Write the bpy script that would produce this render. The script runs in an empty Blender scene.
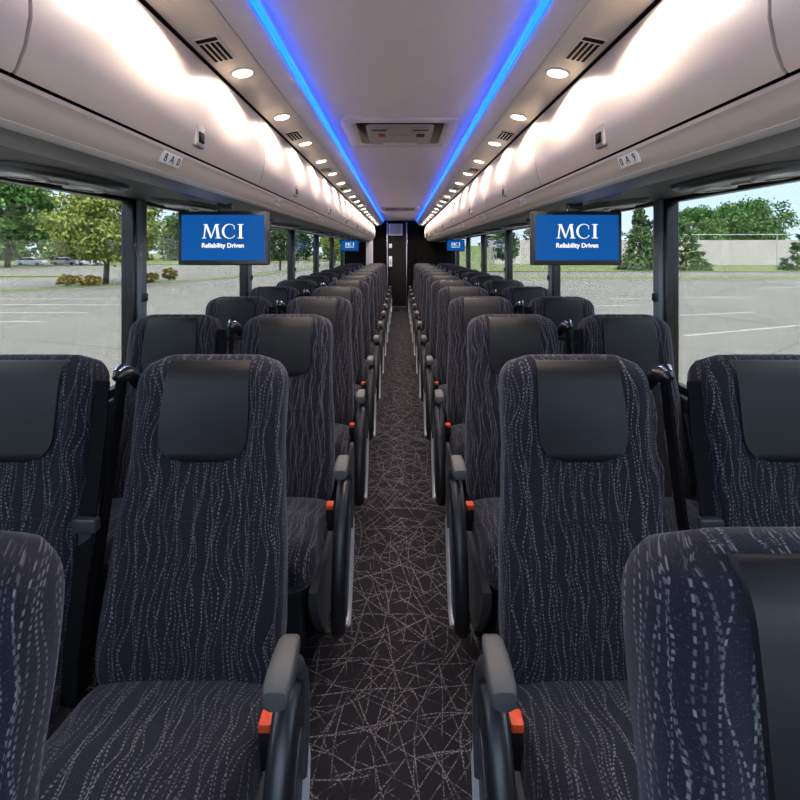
import bpy, math, random
from mathutils import Vector, Matrix
import numpy as np
random.seed(7); rng = np.random.default_rng(7)
sc = bpy.context.scene
COL = sc.collection
PI = math.pi
EYE = 1.45

# ------------------------------------------------------------------ camera
cam_d = bpy.data.cameras.new('camera'); cam = bpy.data.objects.new('camera', cam_d); COL.objects.link(cam)
cam_d.sensor_width = 36; cam_d.lens = 21.6; cam_d.shift_y = -0.1875; cam_d.clip_start = 0.02; cam_d.clip_end = 600
cam.location = (0.0, 0.0, EYE); cam.rotation_euler = (PI/2, 0, 0)
sc.camera = cam

# ------------------------------------------------------------------ exposure, sky, sun
sc.view_settings.view_transform = 'Standard'; sc.view_settings.look = 'None'
sc.view_settings.gamma = 1; sc.view_settings.use_curve_mapping = False
sc.view_settings.exposure = 0.75
SKY_STRENGTH = 3.1
SUN_ENERGY = 6.0
SPOT_W = 7.6
LED_STRENGTH = 3.2
w = bpy.data.worlds.new('sky'); sc.world = w; w.use_nodes = True
nt = w.node_tree; nt.nodes.clear()
tc = nt.nodes.new('ShaderNodeTexCoord'); sep = nt.nodes.new('ShaderNodeSeparateXYZ')
nt.links.new(tc.outputs['Generated'], sep.inputs[0])
rp = nt.nodes.new('ShaderNodeValToRGB'); nt.links.new(sep.outputs['Z'], rp.inputs[0])
e = rp.color_ramp.elements
e[0].position = 0.0; e[0].color = (0.58, 0.74, 0.96, 1)
e[1].position = 0.9; e[1].color = (1.7, 1.85, 2.0, 1)
x_ = e.new(.22); x_.color = (0.46, 0.64, 0.90, 1)
nz = nt.nodes.new('ShaderNodeTexNoise'); nz.inputs['Scale'].default_value = 3; nz.inputs['Detail'].default_value = 5
mp = nt.nodes.new('ShaderNodeMapping'); mp.inputs['Scale'].default_value = (1, 1, 4)
nt.links.new(tc.outputs['Generated'], mp.inputs[0]); nt.links.new(mp.outputs[0], nz.inputs[0])
cr = nt.nodes.new('ShaderNodeValToRGB'); nt.links.new(nz.outputs[0], cr.inputs[0])
cr.color_ramp.elements[0].position = .45; cr.color_ramp.elements[0].color = (0, 0, 0, 1)
cr.color_ramp.elements[1].position = .75; cr.color_ramp.elements[1].color = (.6, .6, .6, 1)
mx = nt.nodes.new('ShaderNodeMix'); mx.data_type = 'RGBA'
nt.links.new(cr.outputs[0], mx.inputs[0]); nt.links.new(rp.outputs[0], mx.inputs[6]); mx.inputs[7].default_value = (.70, .77, .84, 1)
bg = nt.nodes.new('ShaderNodeBackground'); bg.inputs[1].default_value = SKY_STRENGTH
nt.links.new(mx.outputs[2], bg.inputs[0])
wo = nt.nodes.new('ShaderNodeOutputWorld'); nt.links.new(bg.outputs[0], wo.inputs[0])
sd = bpy.data.lights.new('sun', 'SUN'); sd.energy = SUN_ENERGY; sd.angle = math.radians(20); sd.color = (1, .95, .86)
sun = bpy.data.objects.new('sun', sd); COL.objects.link(sun); sun.rotation_euler = (math.radians(40), math.radians(8), 0)

# ------------------------------------------------------------------ node helpers
class NB:
    def __init__(s, name):
        s.m = bpy.data.materials.new(name); s.m.use_nodes = True; s.t = s.m.node_tree
        s.b = s.t.nodes['Principled BSDF']
    def n(s, typ, **kw):
        x = s.t.nodes.new(typ)
        for k, v in kw.items(): setattr(x, k, v)
        return x
    def put(s, sock, v):
        if hasattr(v, 'is_output') or isinstance(v, bpy.types.NodeSocket): s.t.links.new(v, sock)
        else: sock.default_value = v
    def M(s, op, a, b=None, c=None):
        x = s.n('ShaderNodeMath', operation=op); s.put(x.inputs[0], a)
        if b is not None: s.put(x.inputs[1], b)
        if c is not None: s.put(x.inputs[2], c)
        return x.outputs[0]
    def mixc(s, f, a, b):
        x = s.n('ShaderNodeMix', data_type='RGBA'); s.put(x.inputs[0], f); s.put(x.inputs[6], a); s.put(x.inputs[7], b)
        return x.outputs[2]
    def smooth(s, v, lo, hi):
        x = s.n('ShaderNodeMapRange', interpolation_type='SMOOTHSTEP'); s.put(x.inputs[0], v)
        x.inputs[1].default_value = lo; x.inputs[2].default_value = hi
        return x.outputs[0]
    def noise(s, vec, scale, detail=2, rough=.5):
        x = s.n('ShaderNodeTexNoise')
        if vec is not None: s.put(x.inputs['Vector'], vec)
        x.inputs['Scale'].default_value = scale; x.inputs['Detail'].default_value = detail; x.inputs['Roughness'].default_value = rough
        return x.outputs[0]
    def comb(s, a, b, c=0.0):
        x = s.n('ShaderNodeCombineXYZ'); s.put(x.inputs[0], a); s.put(x.inputs[1], b); s.put(x.inputs[2], c)
        return x.outputs[0]
    def wnoise(s, a, b):
        x = s.n('ShaderNodeTexWhiteNoise', noise_dimensions='2D'); s.put(x.inputs['Vector'], s.comb(a, b)); return x.outputs['Value']
    def bump(s, h, strength=.2, dist=.002):
        x = s.n('ShaderNodeBump'); x.inputs['Strength'].default_value = strength; x.inputs['Distance'].default_value = dist
        s.put(x.inputs['Height'], h); s.put(s.b.inputs['Normal'], x.outputs[0])
def c4(c): return (c[0], c[1], c[2], 1)
def srgb(r, g, b):
    f = lambda v: (v/255/12.92) if v/255 <= .04045 else ((v/255+.055)/1.055)**2.4
    return (f(r), f(g), f(b), 1)
def plain(name, col, rough=.5, metal=0, spec=.5, vary=.06, scale=30, bump=0):
    q = NB(name); tcn = q.n('ShaderNodeTexCoord')
    nz = q.noise(tcn.outputs['Object'], scale, 3)
    c = c4(col)
    d = tuple(min(1, x*(1+vary*2)) for x in c[:3])+(1,); l = tuple(x*(1-vary*2) for x in c[:3])+(1,)
    q.put(q.b.inputs['Base Color'], q.mixc(nz, l, d))
    q.b.inputs['Roughness'].default_value = rough; q.b.inputs['Metallic'].default_value = metal
    q.b.inputs['Specular IOR Level'].default_value = spec
    if bump: q.bump(q.noise(tcn.outputs['Object'], 600, 2), bump, .0006)
    return q.m
def emis(name, col, strength):
    q = NB(name); q.b.inputs['Base Color'].default_value = (0, 0, 0, 1)
    q.b.inputs['Emission Color'].default_value = c4(col); q.b.inputs['Emission Strength'].default_value = strength
    q.b.inputs['Roughness'].default_value = .4; q.b.inputs['Specular IOR Level'].default_value = .15
    return q.m

def make_fabric():
    q = NB('seat_fabric')
    tcn = q.n('ShaderNodeTexCoord'); sp = q.n('ShaderNodeSeparateXYZ'); q.put(sp.inputs[0], tcn.outputs['UV'])
    oi = q.n('ShaderNodeObjectInfo')
    u = q.M('ADD', sp.outputs[0], q.M('MULTIPLY', oi.outputs['Random'], .37)); v = q.M('ADD', sp.outputs[1], q.M('MULTIPLY', oi.outputs['Random'], 5.3))
    uv = q.comb(u, v)
    wob = q.M('MULTIPLY', q.M('SUBTRACT', q.noise(uv, 7, 1), .5), .05)
    mask = None
    for (s_, A, F, ph, per) in ((.050, .009, 22, 0, .0105), (.056, -.009, 19, 1.3, .0098), (.080, .012, 15, 2.5, .0092), (.071, -.012, 27, 4.1, .0085), (.043, .007, 31, 5.0, .0064), (.047, -.008, 13, .6, .0072)):
        uu = q.M('ADD', u, q.M('ADD', q.M('MULTIPLY', q.M('SINE', q.M('ADD', q.M('MULTIPLY', v, F), ph)), A), wob))
        qq = q.M('DIVIDE', uu, s_)
        idn = q.M('FLOOR', qq)
        d = q.M('MULTIPLY', q.M('ABSOLUTE', q.M('SUBTRACT', q.M('FRACT', qq), .5)), s_)
        line = q.M('SUBTRACT', 1.0, q.smooth(d, .0008, .0019))
        p = q.M('ADD', q.M('DIVIDE', v, per), q.M('MULTIPLY', q.wnoise(idn, 3.3), 7.0))
        dash = q.M('SUBTRACT', 1.0, q.smooth(q.M('ABSOLUTE', q.M('SUBTRACT', q.M('FRACT', p), .5)), .20, .34))
        br = q.M('MULTIPLY', q.M('ADD', q.M('MULTIPLY', q.wnoise(q.M('FLOOR', p), idn), .75), .25), q.M('ADD', .45, q.M('MULTIPLY', q.wnoise(idn, 9.1), .55)))
        t = q.M('MULTIPLY', q.M('MULTIPLY', line, dash), br)
        mask = t if mask is None else q.M('MAXIMUM', mask, t)
    spk = q.smooth(q.noise(uv, 330, 1), .60, .72)
    base = q.mixc(q.noise(uv, 900, 2), srgb(16, 15, 23), srgb(28, 27, 38))
    base = q.mixc(q.M('MULTIPLY', spk, .5), base, srgb(74, 74, 86))
    q.put(q.b.inputs['Base Color'], q.mixc(mask, base, srgb(122, 120, 124)))
    q.b.inputs['Roughness'].default_value = .9; q.b.inputs['Specular IOR Level'].default_value = .2
    q.b.inputs['Sheen Weight'].default_value = .25; q.b.inputs['Sheen Roughness'].default_value = .5
    q.b.inputs['Sheen Tint'].default_value = srgb(170, 172, 190)
    q.bump(q.M('ADD', q.noise(uv, 700, 1), mask), .35, .0012)
    return q.m
def make_carpet():
    q = NB('carpet'); tcn = q.n('ShaderNodeTexCoord'); sp = q.n('ShaderNodeSeparateXYZ'); q.put(sp.inputs[0], tcn.outputs['Object'])
    x, y = sp.outputs[0], sp.outputs[1]; P = tcn.outputs['Object']
    mask = None
    for i, (ang, s_) in enumerate(((12, .10), (33, .085), (58, .105), (83, .115), (104, .095), (127, .105), (151, .09), (170, .11), (23, .12), (75, .125), (140, .115))):
        a = math.radians(ang)
        t = q.M('ADD', q.M('MULTIPLY', x, math.cos(a)), q.M('MULTIPLY', y, math.sin(a)))
        nn = q.n('ShaderNodeTexNoise', noise_dimensions='4D'); q.put(nn.inputs['Vector'], P); nn.inputs['W'].default_value = i*3.7
        nn.inputs['Scale'].default_value = 1.5; nn.inputs['Detail'].default_value = 0
        t = q.M('ADD', t, q.M('MULTIPLY', nn.outputs[0], .45))
        d = q.M('MULTIPLY', q.M('ABSOLUTE', q.M('SUBTRACT', q.M('FRACT', q.M('DIVIDE', t, s_)), .5)), s_)
        l = q.M('SUBTRACT', 1.0, q.smooth(d, .0006, .0028))
        nb = q.n('ShaderNodeTexNoise', noise_dimensions='4D'); q.put(nb.inputs['Vector'], P); nb.inputs['W'].default_value = i*1.9+20
        nb.inputs['Scale'].default_value = 9; nb.inputs['Detail'].default_value = 1
        l = q.M('MULTIPLY', l, q.smooth(nb.outputs[0], .40, .56))
        mask = l if mask is None else q.M('MAXIMUM', mask, l)
    mask = q.M('MULTIPLY', mask, q.smooth(q.noise(P, 190, 2, .7), .43, .58))
    base = q.mixc(q.noise(P, 500, 2), srgb(15, 14, 16), srgb(50, 47, 52))
    q.put(q.b.inputs['Base Color'], q.mixc(q.M('MULTIPLY', mask, .95), base, srgb(136, 132, 138)))
    q.b.inputs['Roughness'].default_value = .95; q.b.inputs['Specular IOR Level'].default_value = .1
    q.bump(q.noise(P, 450, 2), .5, .003)
    return q.m
def make_glass(name, T):
    q = NB(name); q.t.nodes.remove(q.b)
    tr = q.n('ShaderNodeBsdfTransparent'); tr.inputs[0].default_value = (T, T*1.01, T*1.005, 1)
    gl = q.n('ShaderNodeBsdfGlossy'); gl.inputs['Roughness'].default_value = .0; gl.inputs['Color'].default_value = (.9, .9, .9, 1)
    lw = q.n('ShaderNodeFresnel'); lw.inputs[0].default_value = 1.45
    f = q.M('MULTIPLY', lw.outputs[0], .32)
    m = q.n('ShaderNodeMixShader'); q.put(m.inputs[0], f); q.put(m.inputs[1], tr.outputs[0]); q.put(m.inputs[2], gl.outputs[0])
    q.t.links.new(m.outputs[0], q.t.nodes['Material Output'].inputs[0])
    return q.m
def make_asphalt():
    q = NB('asphalt'); P = q.n('ShaderNodeTexCoord').outputs['Object']
    c = q.mixc(q.noise(P, .35, 5, .6), srgb(105, 100, 92), srgb(127, 121, 111))
    c = q.mixc(q.M('MULTIPLY', q.noise(P, 40, 2), .25), c, srgb(88, 88, 86))
    vo = q.n('ShaderNodeTexVoronoi', feature='DISTANCE_TO_EDGE'); vo.inputs['Scale'].default_value = .11
    q.put(vo.inputs['Vector'], P)
    crk = q.M('SUBTRACT', 1.0, q.smooth(vo.outputs[0], .002, .008))
    q.put(q.b.inputs['Base Color'], q.mixc(q.M('MULTIPLY', crk, .5), c, srgb(74, 73, 72))); q.b.inputs['Roughness'].default_value = .9
    return q.m
def make_grass():
    q = NB('lawn_grass'); P = q.n('ShaderNodeTexCoord').outputs['Object']
    c = q.mixc(q.noise(P, .5, 5, .65), srgb(80, 94, 46), srgb(112, 122, 64))
    q.put(q.b.inputs['Base Color'], c); q.b.inputs['Roughness'].default_value = .95
    return q.m
def make_leaf(name, a, b, c):
    q = NB(name); g = q.n('ShaderNodeNewGeometry')
    rp = q.n('ShaderNodeValToRGB'); q.put(rp.inputs[0], g.outputs['Random Per Island'])
    rp.color_ramp.elements[0].color = a; rp.color_ramp.elements[1].color = c
    x = rp.color_ramp.elements.new(.55); x.color = b
    q.put(q.b.inputs['Base Color'], rp.outputs[0]); q.b.inputs['Roughness'].default_value = .75
    q.b.inputs['Specular IOR Level'].default_value = .25
    return q.m
MT = {}
MT['fabric'] = make_fabric(); MT['carpet'] = make_carpet(); MT['glass'] = make_glass('tinted_glass', .595); MT['clear_glass'] = make_glass('clear_glass', .97)
MT['asphalt'] = make_asphalt(); MT['grass'] = make_grass()
MT['leather'] = plain('black_leather', srgb(18, 18, 20), .46, spec=.35, bump=.25)
MT['bin'] = plain('warm_grey_moulding', srgb(233, 218, 203), .42, vary=.012, scale=6)
MT['rail'] = plain('rail_moulding', srgb(224, 209, 196), .40, vary=.012, scale=6)
MT['panel'] = plain('light_panel', srgb(214, 208, 202), .38, vary=.012, scale=6)
MT['ceiling'] = plain('ceiling_lining', srgb(240, 234, 240), .6, vary=.012, scale=4)
MT['trim_grey'] = plain('trim_grey', srgb(140, 138, 138), .4, vary=.02)
MT['soffit'] = plain('soffit_charcoal', srgb(28, 31, 36), .5, spec=.3, vary=.05)
MT['dark'] = plain('dark_plastic', srgb(26, 27, 30), .35)
MT['black'] = plain('black_panel', srgb(14, 13, 13), .3)
MT['belt'] = plain('belt_webbing', srgb(11, 11, 13), .8, spec=.1, bump=.3)
MT['arm_grey'] = plain('armrest_rubber', srgb(72, 72, 73), .55, vary=.03, bump=.2)
MT['arm_dark'] = plain('armrest_shell', srgb(52, 53, 56), .32)
MT['chrome'] = plain('brushed_metal', srgb(196, 196, 200), .25, 1.0, vary=.03)
MT['metal'] = plain('base_metal', srgb(96, 99, 104), .4, .6)
MT['orange'] = plain('orange_button', srgb(236, 84, 48), .4)
MT['pillar'] = plain('pillar_slate', srgb(98, 107, 116), .35)
MT['wall'] = plain('side_lining', srgb(48, 49, 54), .8)
MT['white'] = plain('white_plastic', srgb(210, 208, 206), .4, vary=.02)
MT['hatch'] = plain('hatch_grey', srgb(206, 203, 206), .45, vary=.02)
MT['bright'] = plain('bright_white', srgb(246, 246, 244), .45, vary=.01)
MT['thread'] = plain('navy_thread', srgb(20, 20, 28), .9)
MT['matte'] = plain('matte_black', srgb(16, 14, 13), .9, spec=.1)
MT['satin'] = plain('satin_silver', srgb(188, 188, 192), .3, .35, vary=.03)
MT['hatch_in'] = plain('hatch_inner', srgb(150, 150, 152), .45, vary=.02)
MT['screen'] = emis('screen_blue', (0.0, .089, .37), .58)
MT['logo'] = emis('logo_white', (1, 1, 1), .7)
MT['led'] = emis('led_blue', (.004, .085, 1.0), LED_STRENGTH)
MT['lens'] = emis('lamp_lens', (1, .86, .68), 9)
MT['paint'] = plain('road_paint', srgb(160, 160, 157), .8)
MT['kerb'] = plain('kerb_concrete', srgb(142, 139, 132), .9)
MT['whitewall'] = plain('white_cladding', srgb(181, 173, 168), .8, vary=.02, scale=.3)
MT['bark'] = plain('bark', srgb(74, 62, 52), .9, vary=.2, scale=8)
MT['fence'] = plain('galvanised', srgb(176, 180, 180), .5, .5)
MT['leafA'] = make_leaf('leaf_yellowgreen', srgb(72, 92, 36), srgb(126, 146, 64), srgb(174, 172, 92))
MT['leafB'] = make_leaf('leaf_green', srgb(50, 84, 40), srgb(84, 124, 62), srgb(120, 150, 84))
MT['leafC'] = make_leaf('leaf_conifer', srgb(42, 74, 50), srgb(76, 106, 66), srgb(124, 142, 84))
MT['leafD'] = make_leaf('leaf_dark', srgb(40, 62, 38), srgb(62, 86, 52), srgb(88, 108, 66))
MT['leafY'] = make_leaf('leaf_golden', srgb(84, 84, 28), srgb(136, 118, 38), srgb(168, 146, 62))
MT['car_white'] = plain('car_paint_white', srgb(214, 216, 218), .3, vary=.01)
MT['car_silver'] = plain('car_paint_silver', srgb(150, 156, 162), .3, .3, vary=.01)
MT['red'] = plain('red_sticker', srgb(150, 60, 40), .5)
MT['yellow_door'] = plain('black_door', srgb(18, 15, 15), .6, spec=.2)

# ------------------------------------------------------------------ mesh helpers
class MB:
    def __init__(s): s.v = []; s.f = []; s.uv = []
    def add(s, verts, faces, uvs=None):
        o = len(s.v); s.v += [tuple(p) for p in verts]
        s.f += [tuple(i+o for i in f) for f in faces]
        s.uv += list(uvs) if uvs is not None else [(p[0]+p[1]*.3, p[2]+p[1]) for p in verts]
        return s
    def box(s, x0, x1, y0, y1, z0, z1):
        v = [(x0,y0,z0),(x1,y0,z0),(x1,y1,z0),(x0,y1,z0),(x0,y0,z1),(x1,y0,z1),(x1,y1,z1),(x0,y1,z1)]
        return s.add(v, [(0,3,2,1),(4,5,6,7),(0,1,5,4),(1,2,6,5),(2,3,7,6),(3,0,4,7)])
    def loft(s, rings, closed=True, cap=True, uvs=None):
        n = len(rings[0]); V = [p for r in rings for p in r]; F = []
        for i in range(len(rings)-1):
            for j in range(n if closed else n-1):
                k = (j+1) % n
                F.append((i*n+j, i*n+k, (i+1)*n+k, (i+1)*n+j))
        if cap:
            F.append(tuple(reversed(range(n)))); F.append(tuple(range((len(rings)-1)*n, len(rings)*n)))
        return s.add(V, F, uvs)
    def rbox(s, x0, x1, y0, y1, z0, z1, r, axis='z', seg=5):
        """rounded-corner prism along axis with soft rims"""
        if axis == 'z': a0,a1,b0,b1,c0,c1 = x0,x1,y0,y1,z0,z1; f = lambda a,b,c: (a,b,c)
        elif axis == 'y': a0,a1,b0,b1,c0,c1 = x0,x1,z0,z1,y0,y1; f = lambda a,b,c: (a,c,b)
        else: a0,a1,b0,b1,c0,c1 = y0,y1,z0,z1,x0,x1; f = lambda a,b,c: (c,a,b)
        def ring(ins, c):
            P = []; rr = max(r-ins, .0004)
            for (cx, cy, st) in ((a1-r,b1-r,0),(a0+r,b1-r,1),(a0+r,b0+r,2),(a1-r,b0+r,3)):
                for k in range(seg+1):
                    t = (st + k/seg)*PI/2; P.append(f(cx+rr*math.cos(t), cy+rr*math.sin(t), c))
            return P
        e = min(r*.45, (c1-c0)*.3)
        rings = [ring(e, c0), ring(e*.3, c0+e*.3), ring(0, c0+e), ring(0, c1-e), ring(e*.3, c1-e*.3), ring(e, c1)]
        if axis == 'y': rings = [list(reversed(q)) for q in rings]
        return s.loft(rings)
    def tube(s, path, rx, ry=None, n=10, taper=None, up=(0,0,1)):
        ry = rx if ry is None else ry
        path = [Vector(p) for p in path]; rings = []
        for i, p in enumerate(path):
            d = (path[min(i+1, len(path)-1)] - path[max(i-1, 0)]).normalized()
            u = Vector(up)
            if abs(d.dot(u)) > .97: u = Vector((1,0,0))
            a = d.cross(u).normalized(); b = a.cross(d).normalized()
            k = taper[i] if taper else 1
            rings.append([tuple(p + a*(rx*k*math.cos(2*PI*j/n)) + b*(ry*k*math.sin(2*PI*j/n))) for j in range(n)])
        return s.loft(rings)
    def disc(s, c, r, h, axis='z', n=20, ry=None):
        ry = r if ry is None else ry; rings = []
        for (k, hh) in ((1, 0), (1, h*.7), (.88, h)):
            P = []
            for j in range(n):
                a = math.cos(2*PI*j/n)*r*k; b = math.sin(2*PI*j/n)*ry*k
                P.append({'z': (c[0]+a, c[1]+b, c[2]+hh), 'y': (c[0]+a, c[1]+hh, c[2]+b), 'x': (c[0]+hh, c[1]+a, c[2]+b)}[axis])
            rings.append(P)
        return s.loft(rings)
    def xform(s, M):
        s.v = [tuple(M @ Vector(p)) for p in s.v]; return s
    def mirror_x(s):
        s.v = [(-p[0], p[1], p[2]) for p in s.v]; s.f = [tuple(reversed(f)) for f in s.f]; return s
    def build(s, name, mat, parent=None, sharp=40, smooth=True, kind=None):
        me = bpy.data.meshes.new(name); me.from_pydata(s.v, [], s.f)
        ul = me.uv_layers.new(name='UVMap')
        li = np.empty(len(me.loops), dtype=np.int32); me.loops.foreach_get('vertex_index', li)
        ul.data.foreach_set('uv', np.array(s.uv, dtype=np.float32)[li].ravel())
        if smooth:
            me.polygons.foreach_set('use_smooth', [True]*len(me.polygons))
            me.set_sharp_from_angle(angle=math.radians(sharp))
        me.materials.append(MT[mat] if isinstance(mat, str) else mat); me.update()
        o = bpy.data.objects.new(name, me); COL.objects.link(o)
        if parent is not None: o.parent = parent
        if kind: o['kind'] = kind
        return o
def empty(name, loc=(0,0,0)):
    o = bpy.data.objects.new(name, None); o.empty_display_size = .1; COL.objects.link(o); o.location = loc; return o
def tag(o, label, cat, group=None, kind=None):
    o['label'] = label; o['category'] = cat
    if group: o['group'] = group
    if kind: o['kind'] = kind
    return o
def copy_tree(o, parent=None, skip=()):
    c = o.copy(); COL.objects.link(c)
    if parent is not None: c.parent = parent
    for ch in KIDS.get(o.name, []): copy_tree(ch, c)
    return c
KIDS = {}
def snapshot():
    KIDS.clear()
    for o in COL.objects:
        if o.parent: KIDS.setdefault(o.parent.name, []).append(o)
ORD = ['zeroth','first','second','third','fourth','fifth','sixth','seventh','eighth','ninth','tenth','eleventh','twelfth','thirteenth',
       'fourteenth','fifteenth','sixteenth','seventeenth','eighteenth','nineteenth','twentieth','twenty-first','twenty-second']
def nth(i, n, what='from the front'):
    if i == 1: return 'nearest the viewer'
    if i == n: return 'nearest the rear wall'
    if i > n - 3: return ORD[n-i+1] + ' from the rear wall'
    return ORD[i] + ' from the viewer'

# ------------------------------------------------------------------ bus shell
Y0, Y1, WX = -1.6, 11.6, 1.29
SILL, HEAD, CEIL = .80, 1.695, 2.162
MB().box(-WX, WX, Y0, Y1, -.05, 0).build('floor', 'carpet', kind='structure')
MB().box(-.386, .386, Y0, Y1, CEIL, CEIL+.03).build('ceiling', 'ceiling', kind='structure')
def extrude(profile, y0, y1, name, mat, side, kind='structure', thick=.012, parent=None, sharp=30, nseg=1):
    """sweep an open (x,z) profile along y as a closed shell of some thickness; side=-1 mirrors"""
    P = [Vector((p[0], p[1])) for p in profile]; N = []
    for i in range(len(P)):
        d = (P[min(i+1, len(P)-1)] - P[max(i-1, 0)]).normalized(); N.append(Vector((-d.y, d.x)))
    loop = P + [P[i] + N[i]*thick for i in reversed(range(len(P)))]
    ys = [y0 + (y1-y0)*k/nseg for k in range(nseg+1)]
    rings = [[(p.x, y, p.y) for p in loop] for y in ys]
    b = MB().loft(rings)
    if side < 0: b.mirror_x()
    return b.build(name, mat, parent, sharp=sharp, kind=kind)
SN = {-1: 'left', 1: 'right'}
BIN_Y1 = 10.7
for s in (-1, 1):
    nm = SN[s]
    x0, x1 = sorted((s*WX, s*(WX+.07)))
    MB().box(x0, x1, Y0, Y1, -1.0, SILL).build('wall_'+nm, 'wall', kind='structure')
    extrude([(.43, 2.175), (1.0, 2.12), (1.2, 2.0), (WX+.01, 1.80), (WX+.01, HEAD)], Y0, Y1, 'wall_upper_'+nm, 'wall', s)
    # sill ledge, curved lower trim
    a, b = sorted((s*(WX-.05), s*WX)); MB().rbox(a, b, Y0, Y1, SILL-.06, SILL, .012, 'y').build('trim_sill_'+nm, 'dark', kind='structure')
    # cove fascia and light panel
    extrude([(.412, 2.121), (.425, 2.098), (.446, 2.066), (.457, 2.054)], Y0, Y1, 'trim_fascia_'+nm, 'panel', s, thick=.01)
    extrude([(.386, 2.166), (.402, 2.158), (.416, 2.140), (.418, 2.122)], Y0, Y1, 'trim_cove_'+nm, 'panel', s, thick=.008)
    extrude([(.458, 2.053), (.464, 2.048), (.52, 2.036), (.583, 2.022), (.590, 2.030)], Y0, Y1, 'trim_light_panel_'+nm, 'panel', s, thick=.01)
    # lower rail under the bin doors
    extrude([(.598, 1.7125), (.587, 1.7105), (.586, 1.702), (.592, 1.697), (.597, 1.690), (.602, 1.678), (.612, 1.666), (.628, 1.655)], Y0, BIN_Y1, 'trim_rail_'+nm, 'rail', s, thick=.012)
    extrude([(.624, 1.656), (.630, 1.6495), (.638, 1.6465), (.645, 1.649)], Y0, BIN_Y1, 'trim_bead_'+nm, 'white', s, thick=.008)
    extrude([(.640, 1.652), (.66, 1.642), (.702, 1.634), (.708, 1.640)], Y0, BIN_Y1, 'trim_lower_'+nm, 'trim_grey', s, thick=.012)
    extrude([(.705, 1.6365), (.90, 1.655), (1.285, HEAD)], Y0, Y1, 'trim_soffit_'+nm, 'soffit', s, thick=.012)
    # bin end cap toward the rear wall
    pts = [(.592,2.01),(.560,1.93),(.548,1.86),(.553,1.79),(.566,1.74),(.590,1.70),(.612,1.666),(.66,1.642),(.705,1.636),(1.25,1.69),(1.25,2.0)]
    b = MB().loft([[(p[0], BIN_Y1, p[1]) for p in pts], [(p[0], BIN_Y1+.03, p[1]) for p in pts]])
    if s < 0: b.mirror_x()
    b.build('trim_bin_end_'+nm, 'rail', kind='structure')
    # window pillars, frames and panes
    PY = [2.335+1.68*k for k in range(-2, 6)]
    for i, y in enumerate(PY):
        p = MB(); hw = .036
        a, b_ = sorted((s*(WX-.045), s*(WX+.03))); p.rbox(a, b_, y-hw, y+hw, SILL-.02, HEAD+.01, .018, 'z')
        o = p.build('trim_pillar_%s_%d' % (nm, i+1), 'pillar', kind='structure')
        for yy in (y-hw-.011, y+hw+.011):
            a, b_ = sorted((s*(WX-.03), s*(WX+.035)))
            MB().rbox(a, b_, yy-.012, yy+.012, SILL-.02, HEAD+.01, .008, 'z').build('frame_strip', 'black', o)
        a, b_ = sorted((s*(WX-.056), s*(WX-.04)))
        MB().rbox(a, b_, y-.02, y+.02, 1.20, 1.24, .006, 'x').build('release_latch', 'black', o)
    edges = [Y0] + PY + [Y1]
    for i in range(len(edges)-1):
        ya, yb = edges[i]+.05, edges[i+1]-.05
        fr = MB(); a, b_ = sorted((s*(WX-.012), s*(WX+.03)))
        fr.rbox(a, b_, ya, yb, SILL-.005, SILL+.03, .008, 'y').rbox(a, b_, ya, yb, HEAD-.02, HEAD+.012, .008, 'y')
        o = fr.build('window_%s_%d' % (nm, i+1), 'black', kind='structure')
        a, b_ = sorted((s*(WX+.008), s*(WX+.014)))
        MB().box(a, b_, ya-.03, yb+.03, SILL+.01, HEAD).build('pane', 'clear_glass' if yb < .7 else 'glass', o)
# LED strips
for s in (-1, 1):
    o = MB().tube([(s*.400, Y0, 2.136), (s*.400, Y1-.02, 2.136)], .011, .011, n=12).build('led_strip', 'led')
    tag(o, 'long glowing blue light strip along the %s edge of the ceiling' % SN[s], 'light strip', 'blue ceiling light strips')
# front of the coach, behind the viewer: low bulkhead and windscreen
MB().box(-WX, WX, Y0-.06, Y0, -1.0, .75).build('wall_front', 'wall', kind='structure')
wf = MB().box(-WX, WX, Y0-.06, Y0, 2.0, 2.17).build('window_front', 'black', kind='structure')
MB().box(-WX, WX, Y0-.03, Y0-.024, .75, 2.0).build('pane', 'clear_glass', wf)
# rear wall
MB().box(-WX-.05, WX+.05, Y1, Y1+.06, -1.0, 2.2).build('wall_rear', 'matte', kind='structure')
MB().box(-.25, .16, Y1-.28, Y1, 0, .10).build('trim_rear_step', 'carpet', kind='structure')
d = MB().rbox(-.29, .155, Y1-.035, Y1-.005, .10, 2.10, .01, 'y').build('door_1', 'yellow_door', kind='structure')
for x in (-.305, .160):
    MB().rbox(x-.014, x+.014, Y1-.05, Y1-.004, .10, 2.12, .006, 'y').build('frame_strip', 'chrome', d)
g = MB().rbox(-.27, .06, Y1-.06, Y1-.03, 1.80, 2.08, .012, 'y').build('vent_grille', 'bright', d)
m = MB()
for k in range(9):
    z = 1.835+k*.027; m.box(-.235, .03, Y1-.066, Y1-.058, z, z+.012)
m.build('grille_slat', 'trim_grey', g)
MB().rbox(-.265, -.195, Y1-.065, Y1-.034, 1.50, 1.60, .012, 'y').build('lock_box', 'bright', d)
h = MB().rbox(-.27, -.19, Y1-.07, Y1-.034, 1.05, 1.30, .012, 'y').build('handle_plate', 'bright', d)
MB().rbox(-.24, -.22, Y1-.095, Y1-.07, 1.10, 1.24, .008, 'y').build('handle', 'chrome', h)
MB().rbox(-.80, -.64, 11.28, 11.4, .9, 1.80, .02, 'z').build('trim_rear_post', 'white', kind='structure')
MB().box(-1.28, -.80, 11.3, 11.4, 0, 1.68).build('wall_rear_left_partition', 'matte', kind='structure')
MB().box(.40, 1.28, 11.45, 11.6, 1.02, 1.5).build('trim_rear_panel', 'matte', kind='structure')

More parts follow.
